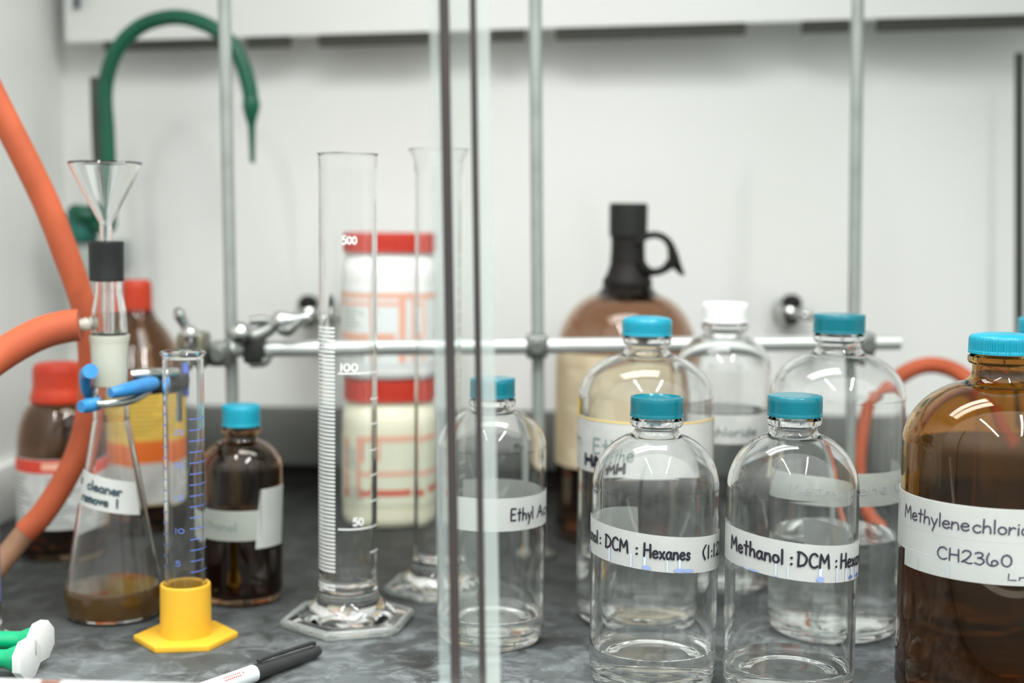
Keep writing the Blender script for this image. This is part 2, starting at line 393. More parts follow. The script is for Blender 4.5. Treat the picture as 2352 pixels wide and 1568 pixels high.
def band(mb, Rr, a0, a1, z0, z1, tilt=0.0, lift=0.0002, th=0.0006, n=None, rag=0.0, rfun=None):
    """a strip of tape or paper wrapped round a bottle: a0..a1 degrees, 0 faces the room, + to the right"""
    n = n or max(6, int(abs(a1 - a0) / 4)); rows = []
    for i in range(n + 1):
        a = R(a0 + (a1 - a0) * i / n)
        if rag and i in (0, n): pass
        t = -tilt * math.sin(a); row = []
        for (rr, z) in ((lift, z0), (lift + th, z0), (lift + th, z1), (lift, z1)):
            aa = a
            if rag and i in (0, n): aa += rag * (1 if z == z1 else -.5)
            q = (rfun(z + t) if rfun else Rr) + rr
            row.append(Vector((q * math.sin(aa), -q * math.cos(aa), z + t)))
        rows.append(row)
    vs = [v for r_ in rows for v in r_]; fs = []
    if th == 0:     # cellophane-thin tape: one translucent skin
        vs = [v for r_ in rows for v in (r_[0], r_[2])]
        return mb.add(vs, [(2 * i, 2 * i + 2, 2 * i + 3, 2 * i + 1) for i in range(n)])
    for i in range(n):
        for j in range(4):
            fs.append((4 * i + j, 4 * i + (j + 1) % 4, 4 * i + 4 + (j + 1) % 4, 4 * i + 4 + j))
    fs += [(0, 1, 2, 3), (4 * n, 4 * n + 3, 4 * n + 2, 4 * n + 1)]
    return mb.add(vs, fs)
def blob(mb, fn, u, v, ru, rv, n=14):
    mb.add([fn(u + ru * math.cos(2 * PI * k / n) * (1 + .12 * math.sin(3 * k)), v + rv * math.sin(2 * PI * k / n)) for k in range(n)], [tuple(range(n))])
def rect_on(mb, fn, u0, u1, v0, v1):
    n = max(1, int(abs(u1 - u0) / 0.003))
    vs = []
    for i in range(n + 1):
        u = u0 + (u1 - u0) * i / n; vs += [fn(u, v0), fn(u, v1)]
    mb.add(vs, [(2 * i, 2 * i + 2, 2 * i + 3, 2 * i + 1) for i in range(n)])

# ------------------------------------------------------------------ the fume hood
YAW = -0.052
HM = Matrix.Translation((0, 1.76, 0)) @ Matrix.Rotation(YAW, 4, 'Z')       # hood frame: x along the back wall, y into it
def hb(lo, hi, bev=0.0, mb=None): return (mb or MB()).box(lo, hi, HM, bev)
XL, XR = -0.562, 0.98
struct('wall_back', hb((XL - .03, 0, -0.04), (XR, .03, 1.0)), wall_m)
struct('wall_left', hb((XL - .03, -0.86, -0.04), (XL, 0, 1.0)), wall_m)
struct('wall_right', hb((XR, -0.86, -0.04), (XR + .03, .03, 1.0)), wall_m)
struct('ceiling', hb((XL - .03, -0.86, 1.0), (XR + .03, .03, 1.03)), wall_m)
struct('baseboard_left', hb((XL, -0.5, GZ), (XL + .012, -.02, .055), .003), wall_m)
# baffle hanging in front of the back wall, its lower edge running slightly downhill to the left
bq = MB()
x0, x1 = P(149, 98, 1.69).x, 1.0
pl, pr = P(149, 97, 1.738), P(2352, 33, 1.652)
dl = (pr - pl) / (pr.x - pl.x)
p0, p1 = pl, pl + dl * (0.86 - pl.x)
bq.prism([p0, p1, p1 + Vector((0, 0, .42)), p0 + Vector((0, 0, .46))], (0, 0, 0), (0.002, .022, 0), .0015)
struct('wall_baffle', bq, panel_m)
sl = MB()  # dark strips painting in the shade on the baffle's unlit underside
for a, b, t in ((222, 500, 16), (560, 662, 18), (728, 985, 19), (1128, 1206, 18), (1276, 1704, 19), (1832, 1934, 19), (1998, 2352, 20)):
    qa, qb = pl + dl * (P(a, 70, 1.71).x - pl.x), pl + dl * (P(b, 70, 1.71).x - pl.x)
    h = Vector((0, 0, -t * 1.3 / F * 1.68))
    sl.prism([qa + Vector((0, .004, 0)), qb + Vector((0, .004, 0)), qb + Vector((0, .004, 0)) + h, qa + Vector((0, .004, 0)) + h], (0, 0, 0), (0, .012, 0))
struct('baffle_shade_strip', sl, mat('underside_shade', (58, 60, 52), 0.7))
k0 = P(178, -30, 1.735); k1 = P(178, 21, 1.735)
struct('trim_2', MB().tube([k0 + Vector((0, -.004, 0)), k1 + Vector((0, -.004, 0))], .0035, 10, 2), mat('slot_dark', (62, 76, 86), 0.6))
struct('trim_3', MB().tube([P(2341, 122, 1.66), P(2341, 940, 1.66)], .0052, 12, 4), mat('dark_strip', (52, 54, 52), 0.5))

# bench
bt = thing('bench_top', (0, 1.3, 0), 'black epoxy bench top smudged with pale scuffs under all the glassware', 'worktop')
MB().box((-.9, -.50, GZ - .03), (1.1, .48, GZ), None, .003).build('worktop_slab', bench_m, bt)
MB().box((XL + .002, -.022, .024), (XR - .002, -.002, .096), HM, .004).build('back_curb', curb_m, bt, off=bt.location)
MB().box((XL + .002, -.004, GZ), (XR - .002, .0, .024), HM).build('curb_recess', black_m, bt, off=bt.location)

# ------------------------------------------------------------------ support lattice and clamps
def lat_y(px): return 1.375 + 0.06 * (px - 440) / 1630
lat = []
for pxt, pxb, w in ((514, 541, 'behind the flask clamp'), (1229, 1239, 'crossing in front of the brown jug'), (1971, 1955, 'behind the two large clear bottles')):
    Y = lat_y(pxt) + .012
    top = P(pxt, -60, Y); bot = B(pxb, Y, GZ)
    t = thing('lattice_upright', bot, 'upright grey support rod ' + w, 'rod', 'upright rods of the support lattice')
    MB().tube([bot, top], .0062, 20, 2).build('rod', upright_m, t, off=bot)
    MB().lathe([(0, 0), (.017, 0), (.017, .006), (.009, .010), (.0062, .012)], 24).build('foot', cast_m, t)
    lat.append((bot, top))
ha, hz = P(445, 803, lat_y(440)), P(2066, 785, lat_y(2066))
tag(MB().tube([ha, hz], .0076, 24, 2).build('lattice_crossbar', alu_m, off=ha), 'long horizontal pale metal bar running behind the bottles across the uprights', 'rod')
def crossat(px, py, label):
    c = P(px, py, lat_y(px) - .001)
    t = thing('rod_connector', c, label, 'clamp', 'connectors where the lattice rods cross')
    MB().box((-.011, -.010, -.012), (.011, .016, .012), None, .004).build('connector_body', cast_m, t)
    Mx = Matrix.Rotation(PI / 2, 4, 'X')
    MB().lathe([(0, .018), (.006, .018), (.008, .016), (.008, .008), (0, .008)], 20, M=Mx).build('screw_head', mat('screw_grey', (112, 116, 112), 0.4, 0.5), t)
crossat(507, 812, 'grey connector at the left end of the crossbar by the flask clamp')
crossat(1233, 795, 'grey connector on the crossbar in front of the brown jug')
crossat(1983, 790, 'grey connector near the right end of the crossbar')

# gripping clamp holding the flask
c0 = P(430, 800, 1.36)
fc = thing('flask_clamp', c0, 'metal clamp with blue vinyl prongs gripping the conical flask joint', 'clamp')
def fb(mb, n, m, **k): return mb.build(n, m, fc, off=c0, **k)
fb(MB().tube([P(208, 852, 1.165), P(196, 862, 1.185), P(200, 900, 1.20), P(214, 915, 1.215)], [.0062, .0052, .0045, .004], 16), 'prong', vinyl_m)
fb(MB().tube([P(186, 934, 1.165), P(203, 931, 1.172), P(228, 926, 1.178)], [.0048, .0062, .0052], 16), 'prong', vinyl_m)
fb(MB().tube([P(254, 903, 1.155), P(290, 895, 1.168), P(330, 886, 1.20), P(352, 880, 1.22)], [.0042, .0058, .0068, .0058], 16), 'prong', vinyl_m)
fb(MB().tube([P(226, 927, 1.172), P(262, 926, 1.174), P(304, 918, 1.19), P(345, 895, 1.225)], .0034, 12), 'prong_arm', steel_m)
fb(MB().tube([P(300, 862, 1.215), P(345, 858, 1.225), P(402, 856, 1.25)], .0046, 12), 'prong_arm', chrome_m)
fb(MB().tube([P(345, 886, 1.225), P(390, 880, 1.26), P(432, 872, 1.30)], [.0075, .0085, .007], 16), 'jaw', dark_metal_m)
fb(MB().tube([P(402, 880, 1.27), P(404, 920, 1.275), P(402, 962, 1.28)], [.0055, .005, .006], 14), 'adjusting_screw', steel_m)
fb(MB().tube([P(425, 868, 1.30), P(438, 845, 1.335), P(445, 818, 1.36)], .0055, 14), 'clamp_rod', steel_m)
fb(MB().box((-.013, -.012, -.020), (.014, .026, .016), Matrix.Translation(P(440, 800, 1.358)), .005), 'boss_head', noisy(mat('brass_grey', (150, 150, 132), 0.35, 0.8), (120, 120, 100), 30))
fb(MB().tube([P(440, 790, 1.345), P(436, 765, 1.34)], [.007, .006], 16), 'thumb_screw', chrome_m)
fb(MB().tube([P(438, 778, 1.342), P(424, 745, 1.338), P(412, 722, 1.335), P(407, 710, 1.333)], [.006, .0048, .006, .004], 14), 'wing', chrome_m)
fb(MB().tube([P(436, 778, 1.342), P(438, 764, 1.338), P(440, 752, 1.336)], [.006, .0085, .004], 14), 'wing', chrome_m)

fb(MB().tube([P(430, 842, 1.315), P(431, 870, 1.305), P(430, 908, 1.30)], [.0062, .0066, .0055], 14), 'grip', noisy(mat('violet_vinyl', (70, 92, 170), 0.45), (58, 78, 150), 30))
# second clamp, empty, on the crossbar
c1 = P(585, 800, 1.375)
ec = thing('empty_clamp', c1, 'empty metal clamp on the crossbar reaching toward the tall cylinder', 'clamp')
def eb(mb, n, m, **k): return mb.build(n, m, ec, off=c1, **k)
eb(MB().box((-.010, -.014, -.014), (.010, .010, .018), Matrix.Translation(P(586, 800, 1.378)), .004), 'boss_head', dark_metal_m)
eb(MB().prism([P(562, 822, 1.366), P(622, 820, 1.366), P(610, 843, 1.366), P(574, 845, 1.366)], (0, 0, 0), (0, .02, 0), .002), 'boss_foot', cast_m)
eb(MB().lathe([(0, -.0115), (.006, -.0098), (.0105, -.004), (.0115, 0), (.0105, .004), (.006, .0098), (0, .0115)], 20, c=P(552, 765, 1.36)), 'thumb_knob', chrome_m)
eb(MB().tube([P(552, 768, 1.365), P(585, 772, 1.37), P(625, 752, 1.375)], [.0055, .008, .006], 14), 'clamp_rod', cast_m)
eb(MB().tube([P(620, 755, 1.375), P(645, 738, 1.375), P(668, 735, 1.375), P(712, 727, 1.372)], [.005, .010, .007, .004], 16), 'jaw', steel_m)
eb(MB().tube([P(572, 738, 1.372), P(600, 736, 1.374), P(632, 742, 1.375)], [.004, .005, .004], 12), 'prong', cast_m)
eb(MB().tube([P(640, 756, 1.37), P(662, 758, 1.37), P(690, 735, 1.37)], [.004, .006, .003], 12), 'prong', cast_m)

# gas outlets on the back wall
def outlet(px, py, label):
    q = P(px, py, 1.72); t = thing('gas_outlet', q, label, 'valve', 'gas outlets on the back wall')
    Mx = Matrix.Rotation(PI / 2, 4, 'X')
    MB().lathe([(0, -.055), (.014, -.055), (.017, -.050), (.0165, -.006), (.010, .0), (.0, .0)], 28, M=Mx).build('escutcheon', steel_m, t)
    MB().lathe([(0, -.016), (.010, -.014), (.016, -.004), (.0165, .004), (.012, .012), (0, .015)], 28, c=(0, -.012, -.002)).build('valve_body', chrome_m, t)
    MB().lathe([(0, .0215), (.006, .0205), (.0105, .0165), (.0128, .0105), (.0118, .007), (0, .007)], 28, c=(0, -.016, .0)).build('knob', black_m, t)
    MB().tube([(0, -.012, -.004), (.018, -.02, -.004), (.030, -.03, -.007)], [.006, .005, .004], 14).build('hose_barb', chrome_m, t)
outlet(1812, 714, 'chrome wall valve with black knob between the white and teal caps')
outlet(712, 716, 'chrome wall valve with black knob half hidden by the tall cylinder')

# green gooseneck water tap
g0 = P(188, 500, 1.655)
gt = thing('gooseneck_tap', g0, 'green coated gooseneck water tap arching up against the baffle', 'tap')
gp = [(250, 520), (250, 440), (249, 380), (246, 300), (241, 220), (250, 160), (275, 105), (320, 62), (375, 42), (430, 42), (490, 65), (535, 105), (558, 150), (572, 200), (576, 225)]
MB().tube([P(x, y, 1.62 - .02 * (x - 250) / 330) for x, y in gp], .0086, 20, 6).build('spout', green_m, gt, off=g0)
MB().tube([P(575, 218, 1.60), P(577, 236, 1.60), P(577, 250, 1.60), P(577, 268, 1.60), P(578, 290, 1.60), P(579, 330, 1.60), P(580, 374, 1.60)], [.0076, .0096, .0094, .0070, .0042, .0034, .0028], 18, 5).build('nozzle', green_m, gt, off=g0)
MB().lathe([(0, -.024), (.016, -.024), (.018, -.018), (.018, .010), (.013, .017), (0, .017)], 24, c=P(190, 505, 1.655) - g0).build('valve_body', mat('deep_green', (34, 104, 92), 0.4), gt)
MB().tube([P(165, 480, 1.645), P(190, 492, 1.64), P(215, 500, 1.64)], [.006, .011, .008], 16).build('handle', green_m, gt, off=g0)
MB().tube([P(190, 510, 1.655), P(222, 515, 1.64), P(250, 518, 1.62)], .009, 16).build('connecting_pipe', green_m, gt, off=g0)
MB().box((-.021, -.004, -.06), (.021, .11, -.022), Matrix.Translation(P(200, 510, 1.655) - g0), .003).build('wall_bracket', mat('tap_grey', (176, 186, 180), 0.4, 0.3), gt)
MB().tube([P(221, 178, 1.655), P(224, 300, 1.655), P(231, 420, 1.655), P(236, 520, 1.655)], .0070, 14, 4).build('support_stem', mat('stem_grey', (74, 76, 68), 0.5), gt, off=g0)

# ------------------------------------------------------------------ bottles
def face(px, Y):
    """turn about the vertical that points a bottle's front label at the room's viewer"""
    q = B(px, Y); return -math.atan2(q.x, q.y)
def arc(r0, z0, r1, z1, n=12, pw=1.0):
    """quarter ellipse from (r0, z0) vertical tangent to (r1, z1) horizontal tangent"""
    return [(r1 + (r0 - r1) * math.cos(PI / 2 * k / n) ** pw, z0 + (z1 - z0) * math.sin(PI / 2 * k / n)) for k in range(n + 1)]
def bottle_profile(Rb, zs, zsh, rn, ztop, t=0.0028, bead=None, floor=0.007, heel=0.009):
    rf = rn + 0.45 * (Rb - rn) * 0.35
    out = [(0, .0035), (Rb * .55, .003), (Rb * .74, .0006), (Rb * .80, 0), (Rb * .88, .0008), (Rb - heel * .28, heel * .42), (Rb, heel * 1.3), (Rb, zs)]
    sh = arc(Rb, zs, rn * .55, zsh, 22)[1:]
    sh = [p for p in sh if p[0] > rf]
    out += sh
    rl, zl = sh[-1]
    hn = max(.006, (rl - rn) * 1.0)
    for k in range(1, 9):   # concave run-up into the neck
        a = PI / 2 * k / 8
        out.append((rn + (rl - rn) * (1 - math.sin(a)), zl + hn * (1 - math.cos(a)) * 0.9 + hn * .1 * k / 8))
    zn = out[-1][1]
    if bead:
        out += [(rn, bead - .0045), (rn + .0024, bead - .0036), (rn + .0035, bead - .0018), (rn + .0035, bead + .0012), (rn + .0016, bead + .0026), (rn, bead + .003)]
    out += [(rn, ztop - .001), (rn - .0008, ztop)]
    inn = [(rn - t, ztop), (rn - t, zn)]
    for k in range(7, -1, -1):
        a = PI / 2 * k / 8
        inn.append((rn - t + (rl - rn) * (1 - math.sin(a)), zl - t * .6 + hn * (1 - math.cos(a)) * 0.9 + hn * .1 * k / 8))
    inn += [(p[0] - t * .95, p[1] - t * .55) for p in sh[::-1]]
    inn += [(Rb - t, zs), (Rb - t, heel * 1.5), (Rb - t - heel * .3, floor + .004), (Rb * .80, floor), (Rb * .5, floor + .0022), (0, floor + .0030)]
    return out + inn
def cap_mesh(rc, z0, z1, style='flat', ribs=0):
    h = z1 - z0; seg = 64
    if style == 'dish': top = [(rc, z1 - .0008), (rc - .0004, z1), (rc - .0016, z1), (rc - .0024, z1 - .0012), (rc * .5, z1 - .0018), (0, z1 - .0018)]
    elif style == 'dome': top = [(rc, z1 - h * .30), (rc - .0006, z1 - h * .20), (rc * .93, z1 - h * .12), (rc * .6, z1 - h * .03), (0, z1)]
    else: top = [(rc, z1 - .0008), (rc - .0006, z1 - .0001), (rc - .002, z1 + .0001), (rc * .5, z1 + .0002), (0, z1 + .0002)]
    prof = [(rc - .0028, z0), (rc + .0002, z0), (rc + .0002, z0 + .0018), (rc, z0 + .0022)]
    zz = [z0 + .003 + (top[0][1] - z0 - .003) * k / 3 for k in range(3)]
    prof += [(rc, z) for z in zz] + top + [(0, z1 - .004), (rc - .0028, z1 - .004)]
    rf = None
    if ribs:
        seg = ribs * 4
        def rf(r, z, a):
            if r > rc - .0003 and z0 + .0021 < z < top[0][1] + .0001: return r - .0005 * (1 if math.sin(a * ribs) > 0 else 0)
            return r
    return MB().lathe(prof, seg, rfun=rf, close=True)
def liquid_mesh(Rb, t, level, floor=.007, heel=.009, o=.00012):
    r = Rb - t + o
    return MB().lathe([(0, floor + .003 - o), (Rb * .5, floor + .0022 - o), (Rb * .80, floor - o), (r - heel * .3, floor + .004 - o), (r, heel * 1.5), (r, level - .0006), (r - .0006, level), (r * .5, level - .0002), (0, level - .0002)], 72)

SHIFTED = []
def bottle(px, Y, label, cat, Rb, zs, zsh, rn, zc0, zc1, rc, capm, style='flat', ribs=0, m=None, t=.0028, level=None, lm=None, bead=True, group=None, name='solvent_bottle'):
    o = thing(name, B(px, Y), label, cat, group, face(px, Y))
    MB().lathe(bottle_profile(Rb, zs, zsh, rn, zc1 - .0045, t, (zc0 - .0035) if bead else None), 96).build('bottle_glass', m or glass_m, o)
    cap_mesh(rc, zc0, zc1, style, ribs).build('screw_cap', capm, o)
    if level: liquid_mesh(Rb, t, level).build('liquid', lm or liquid_m, o)
    SHIFTED.append(o)
    return o
grp = 'clear glass solvent bottles with screw caps'

# front pair
b1 = bottle(1498, 1.036, 'clear solvent bottle with dished teal cap, tape reading DCM : Hexanes (1:12', 'bottle', .047, .138, .1785, .0160, .1905, .2048, .0195, teal_m, 'dish', level=.0205, group=grp)
tp = band(MB(), .047, -164, 96, .0862, .1122, .0044, .0005, 0, rag=.02).build('tape_label', tape_m, b1)
mb = MB()
for s, a, z in (('Methanol', -102, -59), (':', -55.5, -53), ('DCM', -46.5, -23), (':', -16.5, -14), ('Hexanes', -8.5, 31.5), ('(1:12:1)', 46.5, 92)): write(mb, s, .047, a, z, .0962, .0092, .0015, .0044)
mb.build('lettering', ink_m, tp)
fn = cyl_fn(.047, 0, .0862, .0044, .0011); mb = MB()
for a, w, h in ((-42, .0007, .012), (-20, .0006, .010), (-8, .0009, .011), (11, .0005, .009), (22, .0009, .010)): rect_on(mb, fn, R(a) * .047 - w, R(a) * .047 + w, .0006, h)
pieces(mb, 'streak_print', mat('pale_blue_ink', (196, 208, 226), 0.6), tp)
mb = MB(); fn = cyl_fn(.047, 0, .0862, .0044, .0013)
for a, u, v in ((-6.5, .0032, .0017), (22, .0044, .0016), (30, .0050, .0013), (-80, .002, .003)): blob(mb, fn, R(a) * .047, .0020, u, v)
pieces(mb, 'ink_print', blue_ink_m, tp)

b2 = bottle(1809, 1.010, 'clear solvent bottle with flat teal cap, tape reading Methanol : DCM : Hexanes', 'bottle', .047, .142, .1835, .0160, .1955, .2100, .0195, teal_m, 'flat', level=.0160, group=grp)
tp = band(MB(), .047, -97, 168, .0876, .1138, .0049, .0005, 0, rag=.025).build('tape_label', tape_m, b2)
mb = MB()
for s, a, z in (('Methanol', -60, -6.5), (':', -1, 1.5), ('DCM', 6, 33), (':', 38.5, 41), ('Hexanes', 45.5, 92)): write(mb, s, .047, a, z, .0980, .0098, .0016, .0049)
mb.build('lettering', ink_m, tp)
fn = cyl_fn(.047, 0, .0876, .0049, .0011); mb = MB()
for a, w, h in ((-12, .0005, .010), (-2, .0004, .009), (25, .0012, .010), (41, .0005, .010), (52, .0007, .010), (60, .0008, .010), (68, .0006, .010)): rect_on(mb, fn, R(a) * .047 - w, R(a) * .047 + w, .0006, h)
pieces(mb, 'streak_print', mat('pale_blue_ink', (196, 208, 226), 0.6), tp)
mb = MB(); fn = cyl_fn(.047, 0, .0876, .0049, .0013)
for a, u, v in ((25, .0028, .0022), (-32, .0044, .0007), (-44, .002, .0005), (-12, .001, .0006)): blob(mb, fn, R(a) * .047, .0024 if v > .001 else .0008, u, v)
pieces(mb, 'ink_print', blue_ink_m, tp)
mb = MB()
for a, u, v in ((59, .0024, .0014), (72, .0034, .0014)): blob(mb, fn, R(a) * .047, .0030, u, v)
pieces(mb, 'ink_print', blue_dark_m, tp)

# amber methylene chloride bottle, nearest on the right
b3 = bottle(2272, 1.000, 'big amber bottle with ribbed teal cap and taped label Methylene chloride', 'bottle', .0664, .176, .2235, .0200, .2425, .2570, .0231, cyan_m, 'dome', ribs=80, m=amber_m, t=.0030, level=.118, lm=dark_liquid_m, bead=True)
tp = MB(); band(tp, .0664, -100, 120, .1040, .1440); band(tp, .0664, -63, 120, .0925, .1055, lift=.0004)
tp = tp.build('tape_label', tape_m, b3)
mb = MB()
write(mb, 'Methylene', .0664, -64, -14.5, .1270, .0092, .0011, gap=.12); write(mb, 'chloride', .0664, -12, 25, .1270, .0092, .0011, gap=.13)
write(mb, 'CH2360', .0664, -33, 9.5, .1052, .0084, .0011, gap=.16)
write(mb, 'Lno', .0664, 8, 24, .0962, .0042, .0008)
rect_on(mb, cyl_fn(.0664, 0, .09, 0, .0011), R(-76) * .0664, R(-75.5) * .0664, .039, .047)
mb.build('lettering', mat('pen_ink', (62, 60, 78), 0.5), tp)
mb = MB(); fn = cyl_fn(.0664, 0, .0925, 0, .0011)
for a, w, h0, h1 in ((-26, .0018, .0006, .0095), (-48, .0008, .001, .009)): rect_on(mb, fn, R(a) * .0664 - w, R(a) * .0664 + w, h0, h1)
pieces(mb, 'smudge_print', mat('grey_smudge', (176, 184, 186), 0.6), tp)
mb = MB(); rect_on(mb, cyl_fn(.0664, 0, 0, 0, .00105), R(-62) * .0664, R(110) * .0664, .1052, .1056); rect_on(mb, cyl_fn(.0664, 0, 0, 0, .00095), R(-90) * .0664, R(110) * .0664, .1212, .1214)
pieces(mb, 'seam_print', mat('seam_grey', (196, 203, 208), 0.6), tp)

# second row
b4 = bottle(1475, 1.205, 'large clear bottle with domed teal cap and yellow-edged paper label in front of brown jug', 'bottle', .0572, .184, .221, .0175, .2362, .2525, .0212, cyan_m, 'dome', group=grp, level=.05)
lb = band(MB(), .0572, -96, 86, .1240, .1690).build('paper_label', paper_m, b4)
mb = MB(); fn = cyl_fn(.0572, 0, .1240, 0, .0011)
rect_on(mb, fn, R(-95) * .0572, R(85) * .0572, .0434, .0450); rect_on(mb, fn, R(81) * .0572, R(86) * .0572, .0, .045); rect_on(mb, fn, R(-95) * .0572, R(-72) * .0572, .0445, .058)
pieces(mb, 'border_print', ochre_m, lb)
mb = MB(); write(mb, 'm', .0572, -84, -66, .1440, .012, .0014); write(mb, 'Ethe', .0572, -47, -12, .1405, .0125, .0015); mb.build('lettering', grey_ink_m, lb)
mb = MB(); write(mb, 'HMH', .0572, -58, -20, .1300, .0080, .0034); mb.build('bold_print', ink_m, lb)

b5 = bottle(1908, 1.180, 'large clear half-full bottle with smooth teal cap and faint tape behind the front pair', 'bottle', .0560, .188, .226, .0178, .2418, .2572, .0213, teal_m, 'flat', group=grp, level=.0745)
tp = band(MB(), .0560, -150, 120, .1060, .1330, 0, .0005, 0).build('tape_label', tape2_m, b5)
mb = MB(); write(mb, 'Methylene Chl', .0560, -40, 82, .1165, .0090, .0010); mb.build('lettering', mat('pale_grey_ink', (172, 180, 180), 0.6), tp)

b6 = bottle(1652, 1.325, 'clear bottle with white cap and small chloride label behind the crossbar gap', 'bottle', .0440, .194, .228, .0185, .2392, .2570, .0210, white_cap_m, 'flat', group=grp, level=.158)
lb = band(MB(), .0440, -40, 76, .1310, .1572).build('paper_label', paper_m, b6)
mb = MB(); write(mb, 'chloride', .0440, -14, 42, .1385, .0078, .0011); mb.build('lettering', mat('slate_ink', (86, 104, 104), 0.6), lb)

b7 = bottle(1127, 1.140, 'clear bottle with teal cap and Ethyl tape behind the glass sash edge', 'bottle', .0438, .150, .181, .0155, .1905, .2058, .0182, teal_m, 'flat', group=grp, level=.0150)
tp = band(MB(), .0438, -42, 215, .0895, .1158, 0, .0005, 0).build('tape_label', tape_m, b7)
mb = MB(); write(mb, 'Ethyl', .0438, 20, 47, .0978, .0095, .0013); write(mb, 'Acetate', .0438, 54, 128, .0978, .0095, .0013); mb.build('lettering', ink_m, tp)

b8 = bottle(2371, 1.215, 'clear bottle with teal cap peeking out behind the big amber bottle', 'bottle', .0560, .184, .221, .0178, .2375, .2530, .0212, cyan_m, 'flat', group=grp)

# small amber bottle with crossed tape
b9 = bottle(557, 1.255, 'small amber bottle with bright teal cap and crossed white tape', 'bottle', .0358, .110, .136, .0145, .1482, .1666, .0170, cyan_m, 'flat', m=amber_dark_m, t=.0024, level=.07, lm=dark_liquid_m)
tp = band(MB(), .0358, -75, 60, .0515, .0778).build('tape_label', tape2_m, b9)
mb = MB(); write(mb, 'Ethanol', .0358, -62, -8, .0600, .0070, .0009, tilt=.002); mb.build('lettering', grey_ink_m, tp)
band(MB(), .0358, 21, 70, .0440, .0960, lift=.0009, rag=.10).build('tape_patch', tape_m, b9)

# brown handled jug
jg = thing('handled_jug', B(1432, 1.530), 'large brown glass jug with black neck sleeve, ring handle and cream label', 'jug')
prof = [(0, .004), (.058, .003), (.066, 0), (.072, .004), (.0750, .012), (.0750, .193)] + [(r, z) for r, z in arc(.0750, .193, .020, .256, 14)[1:] if r > .0275] + [(.026, .262), (.0150, .272), (.0150, .338), (.012, .338), (.012, .268), (.024, .254)] + [(r - .003, z - .002) for r, z in arc(.0750, .193, .020, .256, 14)[::-1] if r > .031] + [(.072, .190), (.072, .014), (.062, .008), (0, .009)]
MB().lathe(prof, 72).build('jug_glass', mat('jug_amber', (0.60, 0.42, 0.31), 0.02, trans=1.0, ior=1.46), jg)
MB().lathe([(.0150, .330), (.0190, .316), (.0180, .312), (.0182, .300), (.0192, .285), (.0225, .275), (.0262, .269), (.0268, .264), (.0250, .2605), (.0268, .256), (.0295, .246), (.0285, .2455), (.020, .262), (.0150, .275)], 48, close=True).build('neck_sleeve', black_m, jg)
MB().lathe([(.015, .316), (.0204, .316), (.0206, .348), (.0196, .3508), (0, .3508), (0, .338), (.015, .338)], 48, close=True).build('screw_cap', mat('black_cap', (34, 36, 34), 0.55, spec=0.35), jg)
mb = MB()
hy = 1.522
mb.tube([P(1460, 557, hy), P(1480, 544, hy), P(1504, 539, hy), P(1527, 547, hy), P(1541, 566, hy), P(1547, 590, hy), P(1556, 612, hy), P(1570, 632, hy)], [.006, .0040, .0036, .0036, .0042, .0060, .0050, .0016], 14, 6, flat=2.0)
mb.tube([P(1466, 600, hy), P(1480, 620, hy), P(1503, 625, hy), P(1526, 618, hy), P(1542, 604, hy), P(1551, 604, hy)], [.007, .0068, .0040, .0042, .0058, .004], 14, 6, flat=2.0)
mb.build('ring_handle', black_m, jg, off=jg.location)
lb = band(MB(), .0750, -104, 40, .0720, .1930).build('paper_label', cream_m, jg)
mb = MB(); fn = cyl_fn(.0750, 0, 0, 0, .0011)
for k in range(16): rect_on(mb, fn, R(-88) * .075, R(-88 + random.uniform(25, 55)) * .075, .082 + k * .0065, .084 + k * .0065)
mb.build('label_print', mat('tan_print', (200, 182, 146), 0.6), lb)
MB().lathe([(0, .0088), (.062, .0078), (.0718, .014), (.0718, .10), (0, .10)], 48).build('liquid', mat('dark_solvent', (0.30, 0.22, 0.18), 0.0, trans=1.0, ior=1.36), jg)

# reagent bottles with red caps, far left
rb = thing('reagent_bottle', B(143, 1.420), 'amber reagent bottle with flanged red cap standing behind the rubber hose', 'bottle', None, face(143, 1.42))
MB().lathe([(0, .003), (.034, .002), (.038, 0), (.0416, .006), (.0422, .012), (.0422, .100)] + arc(.0422, .100, .024, .146, 10)[1:] + [(.022, .146), (.022, .178), (.019, .178), (.019, .144)] + [(r - .0026, z - .002) for r, z in arc(.0422, .100, .024, .146, 10)[::-1]] + [(.0396, .012), (.034, .007), (0, .006)], 64).build('bottle_glass', amber_dark_m, rb)
MB().lathe([(.020, .147), (.0280, .1465), (.0288, .150), (.0268, .157), (.0258, .161), (.0256, .178), (.0240, .1835), (.0200, .1855), (0, .186), (0, .180), (.020, .178)], 56, close=True).build('screw_cap', red_m, rb)
lb = band(MB(), .0422, -110, 110, .0240, .0935).build('paper_label', paper_m, rb)
mb = MB(); rect_on(mb, cyl_fn(.0422, 0, 0, 0, .0011), R(-108) * .0422, R(108) * .0422, .0800, .0930); mb.build('red_band', red_print_m, lb)
mb = MB(); fn = cyl_fn(.0422, 0, 0, 0, .0013)
rect_on(mb, fn, R(-25) * .0422, R(20) * .0422, .0835, .0905)
mb.build('band_print', salmon_print_m, lb)
mb = MB()
for k in range(12):
    for s0 in (-80, -20, 40): rect_on(mb, fn, R(s0) * .0422, R(s0 + random.uniform(18, 48)) * .0422, .028 + k * .0042, .0298 + k * .0042)
mb.build('label_print', mat('grey_text', (150, 158, 158), 0.6), lb)
MB().lathe([(0, .006), (.034, .0068), (.0394, .012), (.0394, .08), (0, .08)], 40).build('liquid', MATS['dark_solvent'], rb)

